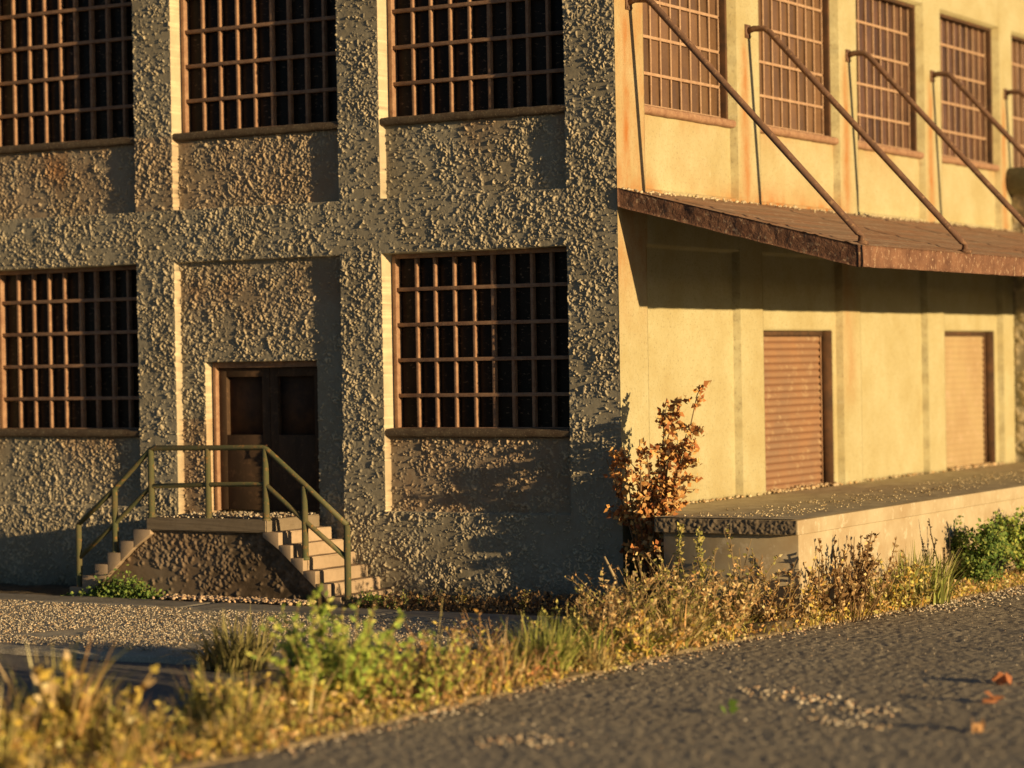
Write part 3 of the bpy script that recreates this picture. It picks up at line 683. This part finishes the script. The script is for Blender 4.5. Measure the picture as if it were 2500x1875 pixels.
# the red bush at the building corner
p = Plant(300); r = p.r
for i in range(13):
    a = r.uniform(0, 6.28); pts = curve((.07*math.cos(a), .04*math.sin(a), 0), (.14*math.cos(a)+.03, .03*math.sin(a)-.0, 1), r.uniform(1.5, 2.45), .12, r, 9)
    if i == 0: pts = curve((0, 0, 0), (.20, -.05, 1), 2.7, .10, r, 9)
    if i == 1: pts = curve((0.03, 0, 0), (.12, .02, 1), 2.6, .12, r, 9)
    p.stem(pts, .020, .006, (.30, .19, .10)); P = np.array(pts)
    for j in range(14):
        k = r.integers(2, 8); b0 = P[k]+(P[k+1]-P[k])*r.random(); tw = curve(b0, (r.normal()*.7+.10, r.normal()*.15, .7), r.uniform(.18, .36), .6, r, 5)
        p.stem(tw, .007, .003, (.40, .22, .10)); T_ = np.array(tw)
        n = 19; t = r.uniform(.1, 1, n)*3.99; kk = t.astype(int); f = (t-kk)[:, None]; base = T_[kk]*(1-f)+T_[kk+1]*f+r.normal(size=(n, 3))*.02
        p.leaves(base, r.normal(size=(n, 3))+np.array([.0, 0, .3]), r.uniform(.045, .095, n), RED, 1.25)
    n = 10; t = r.uniform(2, 8, n); kk = np.minimum(t.astype(int), 7); p.leaves(P[kk]+r.normal(size=(n, 3))*.03, r.normal(size=(n, 3)), r.uniform(.05, .08, n), RED, 1.2)
make(p, 'bush', 'tall bush with rust red autumn leaves against the corner of the building', 'bush', (.50, -.22, .05))
# pale stalk that forks in front of the bush
p = Plant(301)
for d, L in (((-.28, -.1, 1), .85), ((-.75, 0, 1), .62), ((.1, 0, 1), .62), ((.55, .1, 1), .3)):
    p.stem(curve((0, 0, -.02), d, L, .08, p.r, 5), .030, .014, (.58, .45, .26))
make(p, 'dry_stalk', 'pale bare forked stalk in front of the red bush', 'dry plant', (.93, -1.55, .08))
# seed heads in front of the dock end
for i, (x, y, h, s_) in enumerate(((1.20, -.95, 1.18, 302), (1.55, -1.0, 1.12, 303))):
    p = Plant(s_); r = p.r; pts = curve((0, 0, 0), (.02+.05*i, 0, 1), h, .08, r, 8); p.stem(pts, .012, .006, (.30, .30, .14)); P = np.array(pts)
    n = 150; t = r.uniform(2.6, 6.99, n); k = t.astype(int); f = (t-k)[:, None]; p.leaves(P[k]*(1-f)+P[k+1]*f+r.normal(size=(n, 3))*.02, r.normal(size=(n, 3))+np.array([0, 0, .6]), r.uniform(.025, .06, n), OL, 1.2)
    make(p, 'seed_head_weed', ('upright olive seed head weed before the dock end, nearer the red bush', 'upright olive seed head weed before the dock end, farther from the bush')[i], 'weed', (x, y, .02), rz=0)

# large green weed in the left foreground
p = weed(310, 60, 1.08, .62, 32, .11, YG, (.34, .24, .10), .010, .25, .8, .8, .35)
q = curve((-.08, 0, 0), (-.05, .0, 1), 1.22, .08, p.r, 8); p.stem(q, .013, .005, (.34, .24, .10)); Q = np.array(q)
n = 70; t = p.r.uniform(2, 7, n).clip(0, 6.99); k = t.astype(int); p.leaves(Q[k]+p.r.normal(size=(n, 3))*.02, p.r.normal(size=(n, 3))+np.array([0, 0, .8]), p.r.uniform(.05, .11, n), [(.30, .40, .06), (.24, .34, .05)], .8)
make(p, 'leafy_weed', 'tall bright green leafy weed before the right foot of the stairs', 'weed', (1.72, -8.75, .02))
make(weed(311, 34, .72, .8, 26, .09, OL+YG, (.38, .22, .10), .009, .25, .8, .8, .35), 'leafy_weed', 'bushy olive green weed just right of the tall bright green weed', 'weed', (2.02, -8.05, .02))
# grass clumps
make(grass(320, 420, .66, .28, 1.0, .011, [(.36, .38, .10), (.28, .32, .07), (.46, .42, .14)]), 'grass_clump', 'large yellow green grass clump at the road edge in the middle of the verge', 'grass clump', (2.02, -5.55, .02))
make(grass(321, 170, .42, .2, 1.6, .012, [(.55, .46, .20), (.60, .42, .17)], .6), 'grass_clump', 'flattened straw coloured grass spilling onto the road beside the large grass clump', 'grass clump', (2.28, -5.0, .01))
make(grass(322, 260, .62, .30, 1.2, .014, [(.30, .27, .10), (.38, .32, .13), (.24, .22, .08)]), 'grass_clump', 'olive brown grass tuft on the broken edge of the gravel lot', 'grass clump', (-1.15, -6.28, .02))
make(grass(323, 60, .50, .10, 1.7, .014, [(.58, .44, .20)], .6), 'grass_clump', 'few straw blades lying left of the olive grass tuft', 'grass clump', (-1.42, -6.42, .02))
make(grass(324, 330, .78, .40, .8, .012, [(.38, .40, .12), (.30, .34, .08), (.55, .48, .22)]), 'grass_clump', 'tall thin pale green grass between the brown dry shrub and the green shrubs', 'grass clump', (2.78, 2.6, .02))
# shrubs along the dock
def shrub(seed, H, rad, n, cols, ll):
    p = Plant(seed); r = p.r
    for i in range(16):
        a = r.uniform(0, 6.28); pts = curve((0, 0, 0), (rad/H*math.cos(a)*r.uniform(.2, 1), rad/H*math.sin(a)*r.uniform(.2, 1), 1), H*r.uniform(.6, 1.0), .4, r, 6); p.stem(pts, .013, .004, (.16, .12, .06)); P = np.array(pts)
        for j in range(9):
            b0 = P[r.integers(1, 5)]+r.normal(size=3)*.02; tw = np.array(curve(b0, (r.normal(), r.normal(), .7), rad*.6, .6, r, 4)); m_ = n//144
            t = r.uniform(0, 2.99, m_); k = t.astype(int); f = (t-k)[:, None]; p.leaves(tw[k]*(1-f)+tw[k+1]*f+r.normal(size=(m_, 3))*.035, r.normal(size=(m_, 3))+np.array([0, 0, .3]), ll*r.uniform(.6, 1.3, m_), cols, 1.2)
    return p
make(shrub(330, .98, .46, 5200, GRN, .052), 'green_shrub', 'dense dark green shrub beside the dock, first of the green ones', 'shrub', (2.86, 4.6, .0))
make(shrub(331, 1.12, .5, 5200, YG+GRN, .055), 'green_shrub', 'taller lighter green shrub cut by the right edge beside the dock', 'shrub', (2.95, 6.3, .0))
make(weed(332, 9, 1.05, .2, 22, .06, [(.07, .055, .035), (.12, .09, .05)], (.06, .045, .03), .012, .3, .8, 1, .3), 'dark_weed', 'dark blackish upright weed at the left side of the green shrubs', 'weed', (2.74, 3.55, .0))
make(weed(333, 60, 1.1, .8, 26, .09, BRN+TAN[:1], (.30, .19, .09), .010, .3, .8, 1.15, .4), 'dry_shrub', 'brown dry leafy shrub in front of the dock corner', 'shrub', (2.62, .35, .0))
make(weed(334, 7, 1.08, .55, 14, .095, [(.14, .09, .05), (.20, .12, .06)], (.17, .11, .06), .010, .5, .8, 1.2, .3), 'dry_weed', 'thin dark brown weed with big leaves rising above the brown dry shrub', 'weed', (2.72, .9, .0))
# tan weeds in the middle of the verge
spots = [(1.35, -2.1, .62, OL+TAN), (1.75, -1.9, .72, TAN+OL), (2.15, -1.7, .60, TAN), (1.55, -2.9, .50, TAN+OL), (2.05, -2.7, .55, OL+TAN), (1.25, -3.5, .42, OL), (1.75, -3.7, .46, TAN), (2.2, -3.6, .40, TAN+YEL), (2.3, -.9, .66, TAN+BRN), (1.9, -1.0, .68, OL+TAN), (2.5, -.35, .6, YEL+TAN), (1.45, -1.25, .75, OL), (1.1, -1.35, .5, BRN), (2.75, 1.0, .55, TAN+OL), (2.95, 1.7, .5, YEL+OL)]
for i, (x, y, h, c_) in enumerate(spots):
    make(weed(340+i, 22, h*(1.4+.35*(i % 3 == 0)), .6, 24, .08, c_, (.42, .30, .15), .008, .1, .9, 1.0, .6), 'dry_weed', 'tan olive weed in the tangle between red bush and road', 'weed', (x, y, .02), 'dry weeds tangled before the dock end', rz=i*1.3)
for i, (x, y, lab) in enumerate(((1.1, -2.6, 'sprawling straw grass at the foot of the pale forked stalk'), (1.9, -2.2, 'straw grass leaning toward the road before the dock end'), (2.2, -3.0, 'low straw grass with long blades reaching onto the road'))):
    make(grass(360+i, 150, .62, .22, 1.5, .011, TAN+OL, .5), 'straw_grass', lab, 'grass clump', (x, y, .02))
# middle of the verge: sparse dry weeds
mid = [(1.5, -4.4), (1.95, -4.5), (1.3, -5.1), (1.55, -6.1), (2.1, -6.5), (1.4, -6.9), (1.8, -7.2), (2.2, -7.3), (1.2, -7.6), (1.6, -7.7), (1.15, -6.0), (2.25, -8.0), (2.3, -6.0), (2.25, -8.7), (2.0, -6.9), (1.9, -7.6)]
for i, (x, y) in enumerate(mid):
    make(weed(380+i, 9, .46+.10*(i % 4), .7, 15, .08, (TAN+YEL if i % 2 else TAN+OL+[(.52, .24, .10)]), (.50, .30, .15), .008, .05, .9, .8, .6), 'low_weed', 'low orange tan weed at the road edge near the large grass clump', 'weed', (x, y, .0), 'low dry weeds in the middle of the verge', rz=i*.9)
for i in range(22):
    y = rng.uniform(-8.6, -.9); x = rng.uniform(1.0, 2.3)
    make(grass(560+i, int(rng.uniform(30, 80)), rng.uniform(.35, .75), .14, 1.1, .010, (TAN+OL if i % 3 else YG+OL), .5), 'wispy_grass', 'wispy tuft of thin grass among the weeds of the verge', 'grass clump', (x, y, .02), 'wispy grass tufts along the verge')
for i, (x, y, h) in enumerate(((1.35, -6.45, .80), (1.1, -6.7, .62), (.95, -6.3, .55))):
    make(weed(400+i, 2, h, .15, 12, .05, OL, (.36, .30, .14), .011, .35, .9, .9, .25), 'thin_weed', ('tallest', 'middle', 'shortest')[i]+' of the three thin upright olive weeds before the dark pavement', 'weed', (x, y, .0), 'thin upright weeds between grass clump and leafy weeds')
# blurred yellow foreground
fg = []
for i in range(34):
    y = rng.uniform(-12.9, -9.1); t = rng.random(); lo = np.interp(y, [-13, -9], [.25, 1.15]); x = lo+(2.28-lo)*t; fg.append((x, y, t))
protos = [weed(420+i, 12, .52, .55, 20, .105, (YEL+OL[:2], YEL+TAN[:2], OL+YEL[:2], TAN+YEL)[i], (.45, .32, .13), .010, .15, .9, 1.0, .5) for i in range(4)]
for q in protos:
    n_ = 60; a_ = q.r.uniform(0, 6.28, n_); q.blades(np.stack([.2*np.cos(a_), .2*np.sin(a_), a_*0-.02], 1)*q.r.uniform(.2, 1, (n_, 1)), q.r.uniform(.25, .75, n_), q.r.uniform(.1, .8, n_), .009, TAN+OL, a_)
pm = [(q.mesh_s('stems'), q.mesh_l('leaves')) for q in protos]
for me in [x for t in pm for x in t]: me.materials.append(M_leaf)
def inst(k, name, label, cat, loc, group, rz, s):
    o = empty(name, loc, label, cat, group, rz); o.scale = (s, s, s)
    for nm, me in zip(('stems', 'leaves'), pm[k]):
        c_ = bpy.data.objects.new(nm, me); col.objects.link(c_); c_.parent = o
for i, (x, y, t) in enumerate(fg):
    s = (.62 if t > .6 else 1.0)*rng.uniform(.7, 1.25)*(1.15 if y < -11.3 and x < 1.4 else .82)
    inst(i % 4, 'yellow_weed', 'blurred yellow weed in the near left foreground', 'weed', (x, y, .0), 'yellow weeds in the left foreground', rng.uniform(0, 6.28), s)
inst(1, 'yellow_weed', 'tallest blurred yellow weed with round tops in the near left foreground', 'weed', (.95, -11.6, .0), None, .4, 1.75)
# low plants at the wall
def cushion(seed, n, L, Wd, H, cols, ll):
    p = Plant(seed); r = p.r; P = np.stack([r.normal(size=n)*L*.4, r.normal(size=n)*Wd*.4, np.abs(r.normal(size=n))*H*.5], 1)
    P[:, 2] *= np.exp(-(P[:, 0]/L)**2*2); p.leaves(P, r.normal(size=(n, 3))+np.array([0, 0, .5]), ll*r.uniform(.6, 1.3, n), cols, 1.2); return p
make(cushion(430, 1500, .85, .16, .26, GRN, .045), 'ground_plant', 'low dark green plants along the left foot of the stair panel', 'plant', (-6.75, -1.28, .08))
stuff(make(cushion(431, 420, .28, .16, .16, YG+GRN, .035), 'moss', None, None, (-3.05, -1.0, .10)))
make(weed(432, 7, .36, .5, 12, .06, TAN+YEL, (.4, .3, .15), .008, .1, .9, 1, .4), 'small_weed', 'small yellowish weed against the wall right of the stairs', 'weed', (-1.75, -.95, .08))
make(weed(433, 9, .30, .6, 12, .05, GRN+OL, (.2, .2, .1), .007, .1, .9, 1, .4), 'small_weed', 'small green weed by the wall beside the last step', 'weed', (-2.4, -1.1, .08))
make(weed(434, 8, .34, .6, 14, .06, BRN+OL, (.25, .18, .1), .007, .1, .9, 1, .4), 'small_weed', 'small brown weed at the wall foot under the window', 'weed', (-.9, -.9, .08))

# ground cover: uncountable low growth of the verge
def cover(name, seed, n, yr, cols, H, ll, both=True):
    p = Plant(seed); r = p.r; y = r.uniform(yr[0], yr[1], n); t = r.random(n); lo = xin(y)+.1; x = lo+(edge(y)+.10*r.random(n)**2-lo)*(t**.6)
    P = np.stack([x, y, np.full(n, .02)], 1); h = n//3
    p.blades(P[:h], H*r.uniform(.4, 1.2, h), r.uniform(.3, 1.6, h), .009, cols)
    P2 = P[h:].copy(); P2[:, 2] += np.abs(r.normal(size=len(P2)))*H*.35; p.leaves(P2, r.normal(size=(len(P2), 3))+np.array([0, 0, .3]), ll*r.uniform(.5, 1.3, len(P2)), cols, 1.1)
    return stuff(make(p, name, None, None, (0, 0, 0)))
cover('verge_ground_cover', 440, 6500, (-12.8, -.7), TAN+YEL+OL+[(.55, .30, .14)], .16, .05)
cover('verge_ground_cover', 441, 6000, (-.7, 9), YEL+OL+TAN, .16, .05)
# leaf litter in the bed by the wall
p = Plant(442); r = p.r; n = 2600; x = r.uniform(-3.2, 1.6, n); y = r.uniform(-1.4, -.03, n); P = np.stack([x, y, .07+.10*r.random(n)+.10*(y > -.5)*r.random(n)*(x > -1.5)], 1)
p.leaves(P, r.normal(size=(n, 3)), r.uniform(.03, .07, n), BRN+[(.08, .05, .03), (.40, .26, .13)], 1.2); stuff(make(p, 'leaf_litter', None, None, (0, 0, 0)))
# gravel
r = np.random.default_rng(500)
def gp(n, x0, x1, y0, y1, z): return np.stack([r.uniform(x0, x1, n), r.uniform(y0, y1, n), np.full(n, z)], 1)
P = gp(30000, -12, .9, -6.05, -2.1, .098); k = fbm(P[:, 0], P[:, 1], .9, 501) > .3; P = P[k]; P = P[r.random(len(P)) < np.interp(P[:, 1], [-6, -2.1], [.95, .55])]
stuff(stones('gravel', P, (.006, .018), CR, 502))
n = 900; P = np.stack([r.uniform(-6.0, -3.7, n), -1.22-np.abs(r.normal(size=n))*.11, .12+.03*r.random(n)], 1); stuff(stones('gravel', P, (.014, .036), [(.62, .42, .26), (.66, .50, .34), (.5, .36, .24)], 503, True))
n = 170; t = r.random(n); P = np.stack([4.35+1.85*t+r.normal(size=n)*.05, -5.75-1.05*t+r.normal(size=n)*.17, .008+0*t], 1); stuff(stones('gravel', P, (.010, .028), CR+[(.62, .42, .26)], 504, True))
n = 70; t = r.random(n); P = np.stack([5.6+.9*t, -7.35-.2*t+r.normal(size=n)*.08, .008+0*t], 1); stuff(stones('gravel', P, (.010, .026), CR, 505, True))
n = 110; P = np.stack([4.0+r.normal(size=n)*.18, -9.45+r.normal(size=n)*.16, .008+0*r.random(n)], 1); stuff(stones('gravel', P, (.010, .026), CR+[(.62, .42, .26)], 506, True))
n = 1000; y = r.uniform(-11, 8, n); P = np.stack([edge(y)+np.abs(r.normal(size=n))*.20-.03, y, np.full(n, .0)], 1); stuff(stones('gravel', P, (.008, .026), CR+[(.62, .42, .26)]*2, 507))
n = 1100; y = r.uniform(1.5, 9, n); P = np.stack([edge(y)+np.abs(r.normal(size=n))*.35, y, np.full(n, .004)], 1); stuff(stones('gravel', P, (.012, .03), CR, 508))
n = 1500; P = np.stack([r.uniform(2.4, 10, n), r.uniform(-11, 2, n), np.full(n, .006)], 1); stuff(stones('gravel', P, (.005, .013), CR, 509))
# litter and grit on the dock
n = 1100; t = r.random(n); P = np.stack([.9+1.5*r.beta(2, 2, n), -.4+13*t**1.1, np.full(n, 1.245)], 1); k = fbm(P[:, 0], P[:, 1], .5, 511) > .42; stuff(stones('grit', P[k], (.007, .020), [(.50, .40, .24), (.36, .27, .15), (.6, .5, .32)], 512))
n = 500; y = r.uniform(.2, 14.5, n); P = np.stack([np.abs(r.normal(size=n))*.06-.08*(y > .8), y, np.full(n, 1.25)], 1); stuff(stones('grit', P, (.012, .034), [(.55, .38, .2), (.62, .5, .32)], 513))
n = 240; y = np.concatenate([r.uniform(4.5, 6.7, 120), r.uniform(11.4, 13.6, 120)]); P = np.stack([r.uniform(-.22, .02, n), y, np.full(n, 1.25)], 1); stuff(stones('grit', P, (.02, .045), [(.55, .38, .22), (.66, .52, .34)], 514, True))
n = 260; P = np.stack([.06+np.abs(r.normal(size=n))*.12, r.uniform(0, 14, n), 0*r.random(n)], 1); P[:, 2] = cz(P[:, 0])+.02; stuff(stones('grit', P, (.015, .035), [(.6, .5, .34)], 515))
n = 330; P = np.stack([r.uniform(-6.3, -4.5, n), r.uniform(-1.15, .1, n), np.full(n, LZ+.008)], 1); stuff(stones('grit', P, (.008, .026), CR, 516))
# single stones and leaves
def one_stone(loc, rad, colr, name, label, seed):
    o = stones(name, np.array([[0, 0, 0.]]), (rad, rad*1.02), [colr], seed, True); o.location = loc; tag(o, label, 'stone'); return o
one_stone((-8.05, -2.35, .13), .085, (.62, .38, .20), 'stone', 'single orange brown stone lying on the lot at the left edge', 520)
def fallen(loc, L, colr, label, seed, n=3):
    p = Plant(seed); r = p.r; p.leaves(np.tile([[0, 0, .03]], (n, 1))+r.normal(size=(n, 3))*.035*np.array([1, 1, .4]), r.normal(size=(n, 3))*np.array([1, 1, .45]), np.full(n, L), colr, 1.5)
    o = make(p, 'fallen_leaf', label, 'leaf', loc)
fallen((6.44, -4.5, .03), .15, [(.50, .20, .09)], 'curled orange fallen leaf on the road, farthest of the three at right', 521, 5)
fallen((6.75, -5.75, .03), .12, [(.52, .22, .10)], 'orange fallen leaf on the road between two others', 522, 4)
fallen((7.25, -7.45, .03), .13, [(.58, .34, .16)], 'pale orange fallen leaf on the road nearest the bottom right', 523, 4)
fallen((4.87, -7.3, .03), .10, [(.18, .30, .05)], 'small green leaf lying alone on the road', 524, 3)
# growth along the far side of the road (outside the frame; it throws the long shadows on the road)
for i, (x, y, s) in enumerate(((12.2, -4.2, 1.0), (12.6, -3.2, 1.2), (13.2, -1.9, 1.3), (12.4, -1.2, .9), (13.5, -5.6, 1.0), (14.0, .2, 1.2))):
    make(weed(530+i, 7, 1.0*s, .35, 16, .10, OL+TAN, (.3, .25, .12), .014, .3, .9, 1.1, .4), 'tall_weed', ('tall weed outside the right edge of the view, number %s along the far road side' % ('one two three four five six'.split()[i])), 'weed', (x, y, .0), 'tall weeds on the far side of the road')
